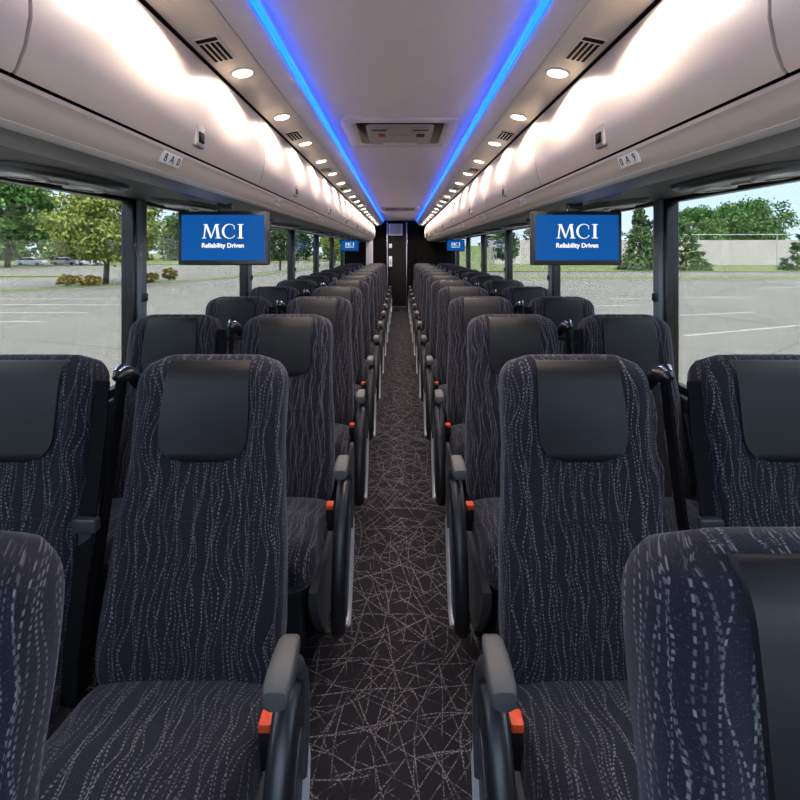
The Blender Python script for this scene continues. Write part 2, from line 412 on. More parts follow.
# ------------------------------------------------------------------ overhead bin doors
DY = 1.24; NB_ = 9
edges = [-.52+DY*k for k in range(0, NB_+1)]
prof = [(.596, 2.018), (.588, 2.010), (.568, 1.955), (.556, 1.89), (.554, 1.80), (.562, 1.755), (.574, 1.722), (.580, 1.714)]
for s in (-1, 1):
    for i in range(NB_):
        ya, yb = edges[i]+.004, min(edges[i+1]-.004, BIN_Y1-.002)
        t = extrude([(p[0], p[1]) for p in prof], ya, yb, 'overhead_bin_door', 'bin', s, kind=None, thick=.016, sharp=35)
        tag(t, 'pale grey overhead luggage bin door on the %s side, %s' % (SN[s], nth(i+1, NB_)), 'bin door', 'overhead bin doors')
        yc = .5*(edges[i]+edges[i+1])
        if yc > 0:
            a, b_ = sorted((s*.5545, s*.570)); la = MB().rbox(a, b_, yc-.028, yc+.028, 1.735, 1.800, .008, 'x').build('latch', 'trim_grey', t)
            a, b_ = sorted((s*.5515, s*.556)); MB().rbox(a, b_, yc-.016, yc+.016, 1.748, 1.778, .004, 'x').build('finger_hole', 'matte', la)
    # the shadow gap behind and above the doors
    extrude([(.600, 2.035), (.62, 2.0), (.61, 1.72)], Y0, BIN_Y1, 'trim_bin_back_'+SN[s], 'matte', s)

# downlights: panel runs from (.463,2.049) to (.553,1.996)
sl = math.atan2(.026, .119)
for s in (-1, 1):
    for k in range(20):
        y = 1.06+.525*k
        if y > Y1-.5: continue
        root = empty('downlight', (s*.520, y, 2.036))
        tag(root, 'round warm downlight in the %s light panel, %s' % (SN[s], nth(k+1, 20)), 'downlight', 'ceiling downlights')
        R = Matrix.Rotation(s*sl, 4, 'Y')
        b = MB(); n = 24; rings = []
        for (r, z) in ((.041, .004), (.041, -.003), (.038, -.005), (.033, -.005), (.031, -.001)):
            rings.append([(r*math.cos(2*PI*j/n), r*math.sin(2*PI*j/n), z) for j in range(n)])
        b.loft(rings, cap=False).xform(R).build('bezel', 'white', root)
        MB().disc((0, 0, -.004), .031, .004).xform(R).build('lens', 'lens', root)
        ld = bpy.data.lights.new('lamp', 'SPOT'); ld.energy = SPOT_W; ld.color = (1, .86, .70); ld.spot_size = math.radians(152); ld.spot_blend = .45
        ld.shadow_soft_size = .022
        lo = bpy.data.objects.new('lamp', ld); COL.objects.link(lo); lo.parent = root; lo.location = (-s*.008, 0, -.018); lo.rotation_euler.y = s*math.radians(4)
    for k in range(10):
        y = 1.39+1.05*k
        root = empty('air_vent', (s*.535, y, 2.0325))
        tag(root, 'slatted air vent in the %s light panel, %s' % (SN[s], nth(k+1, 10)), 'vent', 'light panel air vents')
        R = Matrix.Rotation(s*sl, 4, 'Y')
        MB().rbox(-.036, .036, -.078, .078, -.004, .004, .004).xform(R).build('frame', 'panel', root)
        MB().box(-.029, .029, -.074, -.056, -.0055, -.003).xform(R).build('slot', 'matte', root)
        b = MB()
        for q in range(4): b.box(-.029+q*.0155, -.029+q*.0155+.009, -.046, .072, -.0055, -.003)
        b.xform(R).build('grille', 'matte', root)

# seat row stickers on the rail
def text_mesh(txt, size, name='text', bold=0.0):
    cu = bpy.data.curves.new(name, 'FONT'); cu.body = txt; cu.size = size; cu.align_x = 'CENTER'; cu.align_y = 'CENTER'; cu.offset = bold; cu.extrude = .0004; cu.resolution_u = 3
    o = bpy.data.objects.new(name, cu); COL.objects.link(o)
    dg = bpy.context.evaluated_depsgraph_get(); dg.update()
    me = bpy.data.meshes.new_from_object(o.evaluated_get(dg)); bpy.data.objects.remove(o); bpy.data.curves.remove(cu)
    return me
GLY = {ch: text_mesh(ch, .030, 'glyph') for ch in '0A89'}
for s in (-1, 1):
    for k in range(9):
        y = 1.25+1.09*k
        c = Vector((s*.5985, y, 1.6865))
        root = empty('seat_row_sticker', c)
        tag(root, 'small white seat row sticker on the %s rail, %s' % (SN[s], nth(k+1, 9)), 'sticker', 'seat row stickers')
        ang = math.atan2(.010, .022)
        # local frame: text x along the bus, y up the rail, normal to the aisle and down
        up = Vector((s*-.0095, 0, .0245)).normalized(); xx = Vector((0, -s*-1, 0)) if s > 0 else Vector((0, 1, 0))
        xx = Vector((0, -1, 0)) if s > 0 else Vector((0, 1, 0))
        nrm = xx.cross(up).normalized()
        M = Matrix((xx, up, nrm)).transposed().to_4x4()
        M.translation = nrm*.004
        for q, ch in enumerate('8A0' if s < 0 else '0A9'):
            d = MB().rbox((q-1)*.034-.0162, (q-1)*.034+.0162, -.016, .016, -.004, .0015, .002).xform(M).build('tile', 'bright', root)
            o = bpy.data.objects.new('seat_mark', GLY[ch]); COL.objects.link(o); o.parent = d
            o.matrix_local = M @ Matrix.Translation(((q-1)*.034, 0, .0022))
            if not GLY[ch].materials: GLY[ch].materials.append(MT['black'])

# passenger service units on the soffit
def soff(x): return 1.6365+(x-.705)*.0585/.58 if x > .705 else 1.6365
for s in (-1, 1):
    for k in range(12):
        y = 1.33+.857*k
        root = empty('reading_light_unit', (s*.95, y, soff(.95)))
        tag(root, 'dark reading light unit over the %s window seats, %s' % (SN[s], nth(k+1, 12)), 'light unit', 'overhead service units')
        R = Matrix.Rotation(-s*math.atan2(.0585, .58), 4, 'Y')
        b = MB(); n = 32; rings = []
        for (f, z) in ((1, .002), (1, -.012), (.94, -.020), (.80, -.023)):
            rings.append([(.13*f*math.copysign(abs(math.cos(2*PI*j/n))**.7, math.cos(2*PI*j/n)), .22*f*math.copysign(abs(math.sin(2*PI*j/n))**.7, math.sin(2*PI*j/n)), z) for j in range(n)])
        b.loft(rings).xform(R).build('housing', 'arm_dark', root)
        for yy in (-.12, .12):
            bb = MB(); rings = []
            for (r, z) in ((.055, -.020), (.055, -.030), (.046, -.033), (.042, -.026)):
                rings.append([(r*math.cos(2*PI*j/n), yy+r*math.sin(2*PI*j/n), z) for j in range(n)])
            nz_ = bb.loft(rings).xform(R).build('air_nozzle', 'satin', root)
            MB().disc((0, yy, -.0345), .026, .010, n=16).xform(R).build('nozzle_core', 'black', nz_)
        MB().disc((0, 0, -.029), .03, .008, n=18).xform(R).build('reading_lens', 'trim_grey', root)

# roof hatches
def hatch(y, lab):
    root = empty('roof_hatch', (0, y, CEIL)); tag(root, lab, 'hatch', 'roof escape hatches')
    b = MB()
    def rr(hx, hy, r, z, n=6):
        P = []
        for (cx, cy, st) in ((hx-r, hy-r, 0), (-hx+r, hy-r, 1), (-hx+r, -hy+r, 2), (hx-r, -hy+r, 3)):
            for k in range(n+1):
                t = (st+k/n)*PI/2; P.append((cx+r*math.cos(t), cy+r*math.sin(t), z))
        return P
    b.loft([rr(.33, .34, .05, .002), rr(.33, .34, .05, -.008), rr(.32, .33, .05, -.016), rr(.265, .29, .045, -.016), rr(.255, .28, .04, .001)], cap=False)
    b.build('frame', 'hatch', root)
    MB().rbox(-.252, .252, -.275, .275, -.004, .002, .03).build('well', 'black', root)
    MB().rbox(-.195, .195, -.22, .265, -.013, -.003, .03).build('cover', 'hatch_in', root)
    for x in (-.12, .12):
        MB().rbox(x-.055, x+.055, -.21, -.12, -.030, -.012, .02).build('handle', 'trim_grey', root)
        MB().rbox(x-.042, x+.042, -.198, -.165, -.0315, -.029, .01).build('handle_slot', 'black', root)
    MB().rbox(-.11, .11, .20, .255, -.028, -.012, .012).build('release_bar', 'white', root)
    MB().rbox(-.13, -.09, -.03, .05, -.0145, -.012, .004).build('instruction_sticker', 'red', root)
    MB().rbox(-.07, .06, -.01, .03, -.0145, -.012, .004).build('instruction_sticker', 'trim_grey', root)
    MB().rbox(.10, .15, -.03, .05, -.0145, -.012, .004).build('instruction_sticker', 'soffit', root)
hatch(2.92, 'large grey roof escape hatch in the ceiling nearer the viewer')
hatch(8.3, 'distant roof escape hatch in the ceiling toward the rear wall')

# ------------------------------------------------------------------ monitors
def logo_polys():
    """serif M, C, I drawn one unit high; returns list of convex polygons"""
    P = []
    rect = lambda x0, x1, y0, y1: P.append([(x0,y0),(x1,y0),(x1,y1),(x0,y1)])
    # M
    P.append([(.10,0),(.17,0),(.29,1),(.20,1)]); P.append([(.20,1),(.36,1),(.68,.12),(.60,.0)])
    P.append([(.60,0),(.66,0.02),(1.01,1),(.93,1)]); P.append([(1.06,0),(1.24,0),(1.10,1),(.93,1)])
    rect(.0,.28,0,.05); rect(.95,1.34,0,.05); rect(.10,.30,.955,1); rect(.94,1.20,.955,1)
    # C
    cx, n = 1.92, 26
    outer = []; inner = []
    for k in range(n+1):
        t = math.radians(48) + (math.radians(312)-math.radians(48))*k/n
        th = .035+.115*max(0, -math.cos(t))**.8 + .03*0
        outer.append((cx+.52*math.cos(t), .5+.52*math.sin(t)))
        inner.append((cx+.52*math.cos(t)*(1-th/.52)+.0, .5+(.52-th*.55-.02)*math.sin(t)))
    for k in range(n): P.append([outer[k], outer[k+1], inner[k+1], inner[k]])
    P.append([(cx+.33,.87),(cx+.36,.90),(cx+.37,.64),(cx+.33,.64)]); P.append([(cx+.34,.11),(cx+.31,.16),(cx+.38,.24),(cx+.40,.22)])
    # I
    rect(2.62,2.80,0,1); rect(2.50,2.92,0,.05); rect(2.50,2.92,.955,1)
    return P
LOGO = logo_polys()
CAP = text_mesh('Reliability Driven', .0255, 'caption_text', .0006); CAP.materials.append(MT['logo'])
def monitor(x, y, z, wd, ht, lab, top):
    root = empty('ceiling_monitor', (x, y, z)); tag(root, lab, 'monitor', 'drop-down video monitors')
    MB().rbox(-wd/2, wd/2, 0, .035, -ht/2, ht/2, .008, 'y').build('housing', 'dark', root)
    sw, sh = wd*.92, ht*.84; zc = ht*.012
    MB().box(-sw/2, sw/2, -.0015, .002, zc-sh/2, zc+sh/2).build('screen', 'screen', root)
    k = ht*.262; b = MB(); x0 = -2.92*k/2
    for P in LOGO:
        n = len(P); V = [(x0+p[0]*k, -.0028, zc-.003+p[1]*k) for p in P] + [(x0+p[0]*k, -.0018, zc-.003+p[1]*k) for p in P]
        b.add(V, [tuple(range(n)), tuple(reversed(range(n, 2*n)))] + [(i, i+n, (i+1) % n+n, (i+1) % n) for i in range(n)])
    b.build('logo', 'logo', root, smooth=False)
    o = bpy.data.objects.new('caption', CAP); COL.objects.link(o); o.parent = root
    f = wd/.36; o.matrix_local = Matrix.Translation((0, -.0022, zc-.032*f)) @ Matrix.Rotation(PI/2, 4, 'X') @ Matrix.Diagonal((f*.96, f, 1, 1))
    hs = top - (z+ht/2)
    MB().rbox(-.03, .03, .014, .03, ht/2-.002, ht/2+hs, .006, 'y').build('mount', 'dark', root)
for s in (-1, 1):
    monitor(s*.708, 1.92, 1.497, .36, .216, 'large blue video monitor hanging from the %s overhead bins, nearer the viewer' % SN[s], 1.640)
    monitor(.95 if s > 0 else -.86, 8.2, 1.525, .31, .20, 'small distant blue video monitor at the rear of the %s side' % SN[s], soff(.95 if s > 0 else .86))

# ------------------------------------------------------------------ seats
def interp(tab, x):
    for (a, va), (b, vb) in zip(tab, tab[1:]):
        if x <= b:
            t = 0 if b == a else max(0, (x-a)/(b-a)); t = t*t*(3-2*t); return va+(vb-va)*t
    return tab[-1][1]
LEN, ZB, ZT = .80, .37, 1.146
def back_axis(s_):                         # centre line of the backrest
    t = s_/LEN
    return -.175*(1-t)**1.15, ZB+(ZT-ZB)*t
WT = [(0, .222), (.10, .232), (.28, .226), (.46, .212), (.55, .205), (.66, .206), (.74, .205), (.80, .200)]
TT = [(0, .050), (.16, .062), (.34, .056), (.52, .050), (.68, .056), (.80, .050)]
BT = [(0, .004), (.2, .010), (.45, .006), (.62, .016), (.72, .012), (.80, .0)]
TOPR_W, TOPR_T = .075, .050
def back_dims(s_):
    w_, t_ = interp(WT, s_), interp(TT, s_); r = LEN-s_
    if r < TOPR_W: w_ -= .060*(1-math.sqrt(max(0, 1-((TOPR_W-r)/TOPR_W)**2)))
    if r < TOPR_T: t_ -= .034*(1-math.sqrt(max(0, 1-((TOPR_T-r)/TOPR_T)**2)))
    if s_ < .05: w_ -= .02*(1-s_/.05)**2; t_ -= .02*(1-s_/.05)**2
    return w_, t_
NEXP = 4.2
def front_y(x, s_, off=0):
    w_, t_ = back_dims(s_); q = min(1, abs(x)/w_)
    y = -t_*(1-q**NEXP)**(1/NEXP)
    y -= interp(BT, s_)*math.exp(-((q-.80)/.14)**2)*(1-q**NEXP)**.4
    ya, za = back_axis(s_)
    return ya+y-off, za
def make_back():
    ss = [0, .012, .03, .05] + [.05+(.70-.05)*k/22 for k in range(1, 23)] + [LEN-.10*math.cos(k/9*PI/2) for k in range(1, 10)]
    ss = sorted(set(round(v, 5) for v in ss)); n = 44; rings = []; uvs = []
    for s_ in ss:
        w_, t_ = back_dims(s_); ya, za = back_axis(s_); R = []
        for j in range(n):
            a = 2*PI*j/n; cx, sy = math.cos(a), math.sin(a)
            x = w_*math.copysign(abs(cx)**(2/NEXP), cx); y = t_*math.copysign(abs(sy)**(2/NEXP), sy)
            if y < 0:
                q = abs(x)/w_; y -= interp(BT, s_)*math.exp(-((q-.80)/.14)**2)*(1-min(1, q)**NEXP)**.4
            R.append((x, ya+y, za)); uvs.append((x + math.copysign(1, x)*(0 if y < -t_*.7 else (y+t_)*.8), s_))
        rings.append(R)
    # close the crest with two more, flatter rings
    for (fw, ft, dz) in ((.90, .6, .0045), (.7, .25, .006)):
        w_, t_ = back_dims(LEN); ya, za = back_axis(LEN); R = []
        for j in range(n):
            a = 2*PI*j/n; cx, sy = math.cos(a), math.sin(a)
            R.append((w_*fw*math.copysign(abs(cx)**(2/NEXP), cx), ya+t_*ft*math.copysign(abs(sy)**(2/NEXP), sy), za+dz)); uvs.append((R[-1][0], LEN+.015*(1-sy)))
        rings.append(R)
    rings = [list(reversed(r)) for r in rings]
    uu = []; 
    for i in range(len(rings)): uu += list(reversed(uvs[i*n:(i+1)*n]))
    b = MB(); b.loft([list(reversed(r)) for r in rings], uvs=uvs); return b
def make_headrest():
    hw, s0, s1 = .118, .535, LEN-.006; b = MB(); rows = []
    nx = 16
    S = [s0+(s1-s0)*k/18 for k in range(19)]
    def row(s_, hwx, off, extra_y=0, dz=0):
        R = []
        for j in range(nx+1):
            x = -hwx+2*hwx*j/nx
            y, z = front_y(x, s_, off)
            R.append((x, y+extra_y, z+dz))
        return R
    outer = []
    for s_ in S:
        d = s_-s0; r = .07
        h = hw if d >= r else hw-r+math.sqrt(max(0, r*r-(r-d)**2))
        h = h*(1-.06*max(0, (s_-.66)/.14)) if s_ > .66 else h
        off = .007*min(1, (d/.015))**.5
        outer.append((s_, h, off))
    rows = []
    for (s_, h, off) in outer:
        R = row(s_, h, off)
        e0 = row(s_, h+.003, -.004); R = [e0[0]] + R + [e0[-1]]
        rows.append(R)
    # over the crest
    s_, h, off = outer[-1]
    w_, t_ = back_dims(LEN)
    base = rows[-1]
    for (dy, dz) in ((.006, .004), (.016, .002), (.022, -.004)):
        rows.append([(p[0], p[1]+dy, p[2]+dz) for j, p in enumerate(base)])
    b.loft(rows, closed=False, cap=False)
    # underside skin so the pad is a solid
    back = [[(p[0], p[1]+.012, p[2]-(.012 if i >= len(outer) else 0)) for p in r] for i, r in enumerate(rows)]
    b.loft([list(reversed(r)) for r in back], closed=False, cap=False)
    return b
def make_seams():
    paths = []
    sz = .395
    path = []
    W_ = lambda s_: back_dims(s_)[0]
    pts = [(-W_(.47)*.93, .475), (-.155, .43), (-.115, sz+.006), (-.09, sz)] + [(-.09+.18*k/8, sz) for k in range(1, 8)] + [(.09, sz), (.115, sz+.006), (.155, .43), (W_(.47)*.93, .475)]
    b = MB(); b.tube([(x, *front_y(x, s_, -.0004)) for (x, s_) in pts], .0022, n=6)
    return b
CY0, CY1 = -.64, -.14                         # cushion front and back, from the crest line
def cush_w(y):
    t = (y-CY0)/(CY1-CY0); w_ = interp([(0, .205), (.15, .226), (.5, .235), (.85, .228), (1, .205)], t)
    return w_
def make_cushion():
    rings = []; uvs = []; n = 36
    ts = [0, .01, .03, .06, .1, .15, .22, .3, .4, .5, .6, .7, .8, .9, .96, 1]
    for t in ts:
        y = CY0+(CY1-CY0)*t; w_ = cush_w(y)
        top = interp([(0, .43), (.12, .462), (.35, .462), (.7, .434), (1, .40)], t); bot = interp([(0, .315), (.1, .275), (1, .30)], t)
        k = 1
        if t < .1: q = math.sqrt(max(0, 1-((.1-t)/.1)**2)); k = .45+.55*q
        zc, hz = (top+bot)/2, (top-bot)/2*k; w_ *= (.93+.07*min(1, t/.1)); R = []
        for j in range(n):
            a = 2*PI*j/n; cx, sz = math.cos(a), math.sin(a)
            x = w_*math.copysign(abs(cx)**(2/3.6), cx); z = zc+hz*math.copysign(abs(sz)**(2/3.6), sz)
            R.append((x, y, z)); uvs.append((x*(1+.0), y+1.0 if z > zc else y+1-(zc-z)))
        rings.append([p for p in R])
    uu = uvs
    # front face: push uv down the front
    return MB().loft([list(reversed(r)) for r in rings], uvs=[u for i in range(len(ts)) for u in reversed(uu[i*n:(i+1)*n])])
def arm_parts():
    """aisle side hardware for a seat whose aisle is at +x (local x measured from seat centre)"""
    X = .301
    pad = MB(); rings = []
    for (y, z, hw, hz) in ((-.518, .640, .012, .008), (-.515, .648, .021, .016), (-.50, .654, .025, .018), (-.47, .657, .025, .018), (-.44, .658, .024, .018), (-.405, .656, .022, .018), (-.385, .650, .019, .015), (-.376, .643, .011, .009)):
        R = []
        for j in range(20):
            a = 2*PI*j/20; cx, sz = math.cos(a), math.sin(a)
            R.append((X+hw*math.copysign(abs(cx)**.5, cx), y, z+hz*math.copysign(abs(sz)**.5, sz)))
        rings.append(list(reversed(R)))
    pad.loft(rings)
    br = MB().tube([(X, -.47, .630), (X+.002, -.42, .626), (X+.006, -.385, .604), (X+.010, -.365, .565), (X+.013, -.365, .51), (X+.015, -.38, .46), (X+.016, -.41, .40)], .017, .022, n=14, up=(1,0,0))
    # oval side panel, tilted so its foot comes forward
    def oval(cy, cz, a, b_, tilt, n=36):
        P = []
        for j in range(n):
            t = 2*PI*j/n; u, v = b_*math.cos(t), a*math.copysign(abs(math.sin(t))**.9, math.sin(t))
            P.append((cy+u*math.cos(tilt)+v*math.sin(tilt), cz-u*math.sin(tilt)+v*math.cos(tilt)))
        return P
    TL = math.radians(20)
    pn = MB(); rings = []
    for (x, k) in ((.278, .90), (.282, .97), (.288, 1.0), (.308, 1.0), (.318, .96), (.325, .86), (.327, .70)):
        rings.append([(x, y, z) for (y, z) in oval(-.475, .345, .255*k if k > .95 else .255-(1-k)*.10, .088*k, TL)])
    pn.loft(rings)
    cr_ = MB(); o1 = oval(-.475, .330, .205, .068, TL, 48)
    # crescent of bright metal round the rear and lower rim
    sel = [o1[j % 48] for j in range(33, 56)]
    cr_.tube([(.325, y, z) for (y, z) in sel], .009, .016, n=8, taper=[min(1, .15+2.2*math.sin(PI*k/(len(sel)-1))) for k in range(len(sel))], up=(1,0,0))
    inn = MB(); inn.loft([[(.322, y, z) for (y, z) in oval(-.475, .330, .185, .05, TL)], [(.3295, y, z) for (y, z) in oval(-.475, .330, .18, .046, TL)]])
    bk = MB().rbox(.226, .258, -.365, -.325, .36, .458, .007, 'z')
    bt = MB().rbox(.229, .255, -.371, -.335, .446, .464, .004, 'z')
    return pad, br, pn, cr_, inn, bk, bt
def make_seat(kind, side):
    """kind aisle/window; side -1 left of aisle, 1 right.  Built with the aisle toward +x and mirrored for the right side."""
    root = empty('coach_seat')
    mir = (side > 0)
    def put(b, nm, mat, par, sharp=40):
        if mir: b.mirror_x()
        return b.build(nm, mat, par, sharp)
    bk = put(make_back(), 'backrest', 'fabric', root, 60)
    put(make_seams(), 'seam', 'thread', bk)
    put(make_headrest(), 'headrest', 'leather', bk, 50)
    put(make_cushion(), 'seat_cushion', 'fabric', root, 60)
    ba = MB().rbox(-.19, .19, -.56, -.12, .24, .31, .02, 'z').rbox(-.17, .17, -.50, -.40, .0, .26, .02, 'z').rbox(-.17, .17, -.26, -.16, .0, .26, .02, 'z')
    put(ba, 'base_frame', 'arm_dark', root)
    lt = MB().loft([[(-.20, -.16+a, z+b) for (a, b) in ((0,0),(.03,0),(.03,.05),(0,.05))] for z in (.30,)] + [[(.20, -.16+a, .30+b) for (a, b) in ((0,0),(.03,0),(.03,.05),(0,.05))]])
    put(lt, 'recline_bar', 'metal', root)
    if kind == 'aisle':
        pad, br, pn, cr_, inn, bu, bt = arm_parts()
        put(pad, 'armrest_pad', 'arm_grey', root, 50); put(br, 'armrest_bracket', 'arm_dark', root, 60)
        p = put(pn, 'side_panel', 'dark', root, 50); put(cr_, 'metal_crescent', 'satin', p, 60); put(inn, 'panel_inset', 'arm_dark', p)
        b_ = put(bu, 'belt_buckle', 'dark', root); put(bt, 'release_button', 'orange', b_)
        MBp = MB().loft([[(.205, y, z), (.235, y, z), (.235, y2, z2), (.205, y2, z2)] for (y, z, y2, z2) in ((-.60, .29, -.60, .25), (-.45, .29, -.52, .12), (-.30, .29, -.40, .0), (-.15, .29, -.16, .0))])
        put(MBp, 'base_plate', 'metal', root)
        # belt guide at the outer shoulder and the strap falling from it
        gd = MB().tube([(-.232, .028, 1.055), (-.240, .012, 1.085), (-.247, -.012, 1.102), (-.251, -.040, 1.106), (-.252, -.058, 1.098)], .017, .019, n=12, taper=[.9, 1.1, 1.25, 1.1, .5], up=(1,0,0))
        g_ = put(gd, 'belt_guide', 'dark', bk, 60)
        put(MB().tube([(-.249, -.012, 1.122), (-.252, -.034, 1.126), (-.253, -.050, 1.118)], .017, .008, n=10, taper=[.4, 1, .5]), 'guide_badge', 'chrome', g_, 60)
        st = MB().loft([[(x-.004, y-.022, z), (x+.004, y-.022, z), (x+.004, y+.022, z), (x-.004, y+.022, z)] for (x, y, z) in ((-.250, -.03, 1.10), (-.250, -.055, .98), (-.252, -.09, .82), (-.255, -.13, .65), (-.258, -.17, .48), (-.258, -.18, .36))])
        put(st, 'belt_strap', 'belt', bk)
    else:
        st = MB().loft([[(x-.012, y-.004, z), (x+.03, y-.012, z), (x+.03, y-.006, z), (x-.012, y+.002, z)] for (x, y, z) in ((.215, -.045, 1.09), (.225, -.075, .98), (.232, -.12, .82), (.236, -.165, .65), (.238, -.205, .48), (.238, -.215, .36))])
        s_ = put(st, 'belt_strap', 'belt', bk)
        tg = MB().rbox(.213, .273, -.160, -.138, .735, .770, .007, 'y').rbox(.226, .260, -.156, -.142, .70, .74, .005, 'y')
        put(tg, 'belt_tongue', 'arm_dark', s_)
    return root
ROWS = 13; XA, XW = .515, 1.03
PROTO = {(k, s): make_seat(k, s) for k in ('aisle', 'window') for s in (-1, 1)}
snapshot(); used = set()
def row_word(n):
    if n == 1: return 'front row nearest the viewer'
    if n == ROWS: return 'last row before the rear wall'
    if n >= ROWS-3: return ORD[ROWS-n+1]+' row from the rear wall'
    return ORD[n]+' row from the viewer'
for n in range(1, ROWS+1):
    for s in (-1, 1):
        for k in ('aisle', 'window'):
            if k == 'window' and n == 1: continue
            key = (k, s); pr = PROTO[key]
            o = pr if key not in used else copy_tree(pr)
            used.add(key)
            x = s*(XA if k == 'aisle' else XW); 
            if n == 2 and (k == 'aisle' or s < 0): x -= .028 if s > 0 else .009
            if n == 1: x -= .055 if s < 0 else .07
            o.location = (x, .51+.857*(n-1), 0)
            tag(o, 'dark patterned %s seat, %s of the aisle, %s' % (k, SN[s], row_word(n)), 'seat', '%s seats on the %s side' % (k, SN[s]))

# ------------------------------------------------------------------ the car park outside
GZ = -1.35; HG = EYE-GZ
def gp(px, py):                               # ground point seen at a photo pixel
    Y = 480*HG/(py-250); return ((px-400)*Y/480, Y)
def slab(pts, z0, z1, name, mat, kind='structure'):
    n = len(pts); V = [(p[0], p[1], z1) for p in pts]+[(p[0], p[1], z0) for p in pts]
    F = [tuple(range(n)), tuple(reversed(range(n, 2*n)))]+[(i, i+n, (i+1) % n+n, (i+1) % n) for i in range(n)]
    b = MB().add(V, F); a = sum(pts[i][0]*pts[(i+1) % n][1]-pts[(i+1) % n][0]*pts[i][1] for i in range(n))
    if a < 0: b.f = [tuple(reversed(f)) for f in b.f]
    return b.build(name, mat, kind=kind, smooth=False)
slab([(-260, -120), (260, -120), (260, 420), (-260, 420)], GZ-.3, GZ, 'ground', 'asphalt')
# grass strips and verges
def strip(line, wd, name, mat, z):
    L = [Vector(p) for p in line]; A = []; B = []
    for i, p in enumerate(L):
        d = (L[min(i+1, len(L)-1)]-L[max(i-1, 0)]).normalized(); nn = Vector((-d.y, d.x)); A.append(p+nn*wd/2); B.append(p-nn*wd/2)
    return slab([tuple(q) for q in A+list(reversed(B))], GZ-.02, GZ+z, name, mat)
lineL = [(-60, 27), (-36, 29.5), (-26, 32), (-21.5, 37.5), (-18.3, 44), (-16, 52), (-13.5, 70), (-11, 110)]
strip(lineL, 2.0, 'lawn_strip_left', 'grass', .12); strip(lineL, 2.4, 'kerb_left', 'kerb', .09)
strip([(-80, 52), (-44, 50), (-34, 50.5)], 2.2, 'lawn_island_left', 'grass', .12)
slab([(-200, 84), (-60, 84), (-32, 96), (-14, 120), (-14, 300), (-200, 300)], GZ-.02, GZ+.1, 'lawn_far_left', 'grass')
slab([(5, 44.5), (120, 42), (120, 45.8), (5, 48.5)], GZ-.02, GZ+.12, 'lawn_strip_right', 'grass')
slab([(5, 44.1), (120, 41.6), (120, 46.2), (5, 48.9)], GZ-.02, GZ+.09, 'kerb_right', 'kerb')
slab([(5, 61), (160, 58), (160, 200), (5, 200)], GZ-.02, GZ+.1, 'lawn_far_right', 'grass')
# grassy bank behind on the right
b = MB(); rings = []
for (y, z) in ((80, GZ), (100, GZ+.8), (125, 1.2), (150, 2.6), (190, 3.2), (191, GZ)): rings.append([(x, y, z) for x in (3, 10, 20, 30, 38)])
b.loft(rings, closed=False, cap=False).build('lawn_bank_right', 'grass', kind='structure')
for (xa, xb, y, dy) in ((-24, -14.0, 18.7, 0), (-24, -14, 21.4, 0), (-24, -14, 24.5, 0), (-24, -14.5, 27.4, 0), (-24, -14, 16, 0), (-24, -14, 13.2, 0), (-7.5, -3.5, 36, 0), (-9, -4, 30, 0),
                        (9.3, 16, 15.6, 2.6), (10.6, 16, 20.0, 1.6), (9.8, 12.2, 24, .4), (12, 21, 27.5, 1), (26, 33, 35, 2), (5, 9, 24, 1), (5.5, 9, 30, .6), (6, 9.5, 37, .5)):
    slab([(xa, y), (xb, y+dy), (xb, y+dy+.14), (xa, y+.14)], GZ-.01, GZ+.006, 'parking_line', 'paint')
wall_b = MB().box(17, 130, 86, 92, GZ, 3.25)
tag(wall_b.build('long_white_wall', 'whitewall'), 'long plain white wall beyond the grass behind the fence', 'wall')
# chain fence rail and posts
fr = empty('wire_fence', (20, 72, GZ)); tag(fr, 'thin metal fence with a top rail in front of the white wall', 'fence')
MB().tube([(-12, 0, 5.03), (90, -2, 5.15)], .06, n=8).build('top_rail', 'fence', fr)
for k in range(8):
    x = -10+11.5*k; MB().tube([(x, -.02*x, 0), (x, -.02*x, 5.2)], .075, n=8).build('fence_post', 'fence', fr)
MB().tube([(-12, 0, .9), (90, -2, .9)], .03, n=6).build('bottom_rail', 'fence', fr)

def crown_mesh(N, rx, ry, rz, zc, leaf, shape='round', ncl=70, seed=0, base=0.0):
    g = np.random.default_rng(seed)
    if shape == 'round':
        d = g.normal(size=(ncl, 3)); d /= np.linalg.norm(d, axis=1)[:, None]
        r = g.uniform(.45, 1.0, ncl)**.6; c = d*r[:, None]*np.array([rx, ry, rz])*.86
        c[:, 2] = np.where(c[:, 2] < -rz*.55, -rz*.55+g.uniform(-.1, .1, ncl)*rz, c[:, 2])
        sp = .19*min(rx, rz)
    else:
        t = g.uniform(0, 1, ncl)**1.3; a = g.uniform(0, 2*PI, ncl); rr = (1-t*.97)*g.uniform(.55, 1, ncl)
        c = np.stack([rx*rr*np.cos(a), ry*rr*np.sin(a), (t*2-1)*rz], 1); sp = .13*rz
    idx = g.integers(0, ncl, N); k = g.normal(size=(N, 3)); k[:, 2] *= .65
    if shape != 'round': k *= (.35+.65*(1-(c[idx, 2]/rz+1)/2))[:, None]
    P = c[idx]+k*sp*.62; P[:, 2] += zc
    P[:, 2] = np.maximum(P[:, 2], base)
    a = g.normal(size=(N, 3)); a /= np.linalg.norm(a, axis=1)[:, None]
    q = g.normal(size=(N, 3)); b = np.cross(a, q); b /= np.linalg.norm(b, axis=1)[:, None]
    L = leaf*g.uniform(.6, 1.3, N)[:, None]
    a *= L; b *= L*.55
    V = np.stack([P-a, P+b*1.0, P+a, P-b*1.0], 1).reshape(-1, 3)
    m = MB(); m.v = [tuple(p) for p in V]; m.f = [(4*i, 4*i+1, 4*i+2, 4*i+3) for i in range(N)]; m.uv = [(0, 0)]*len(m.v)
    return m
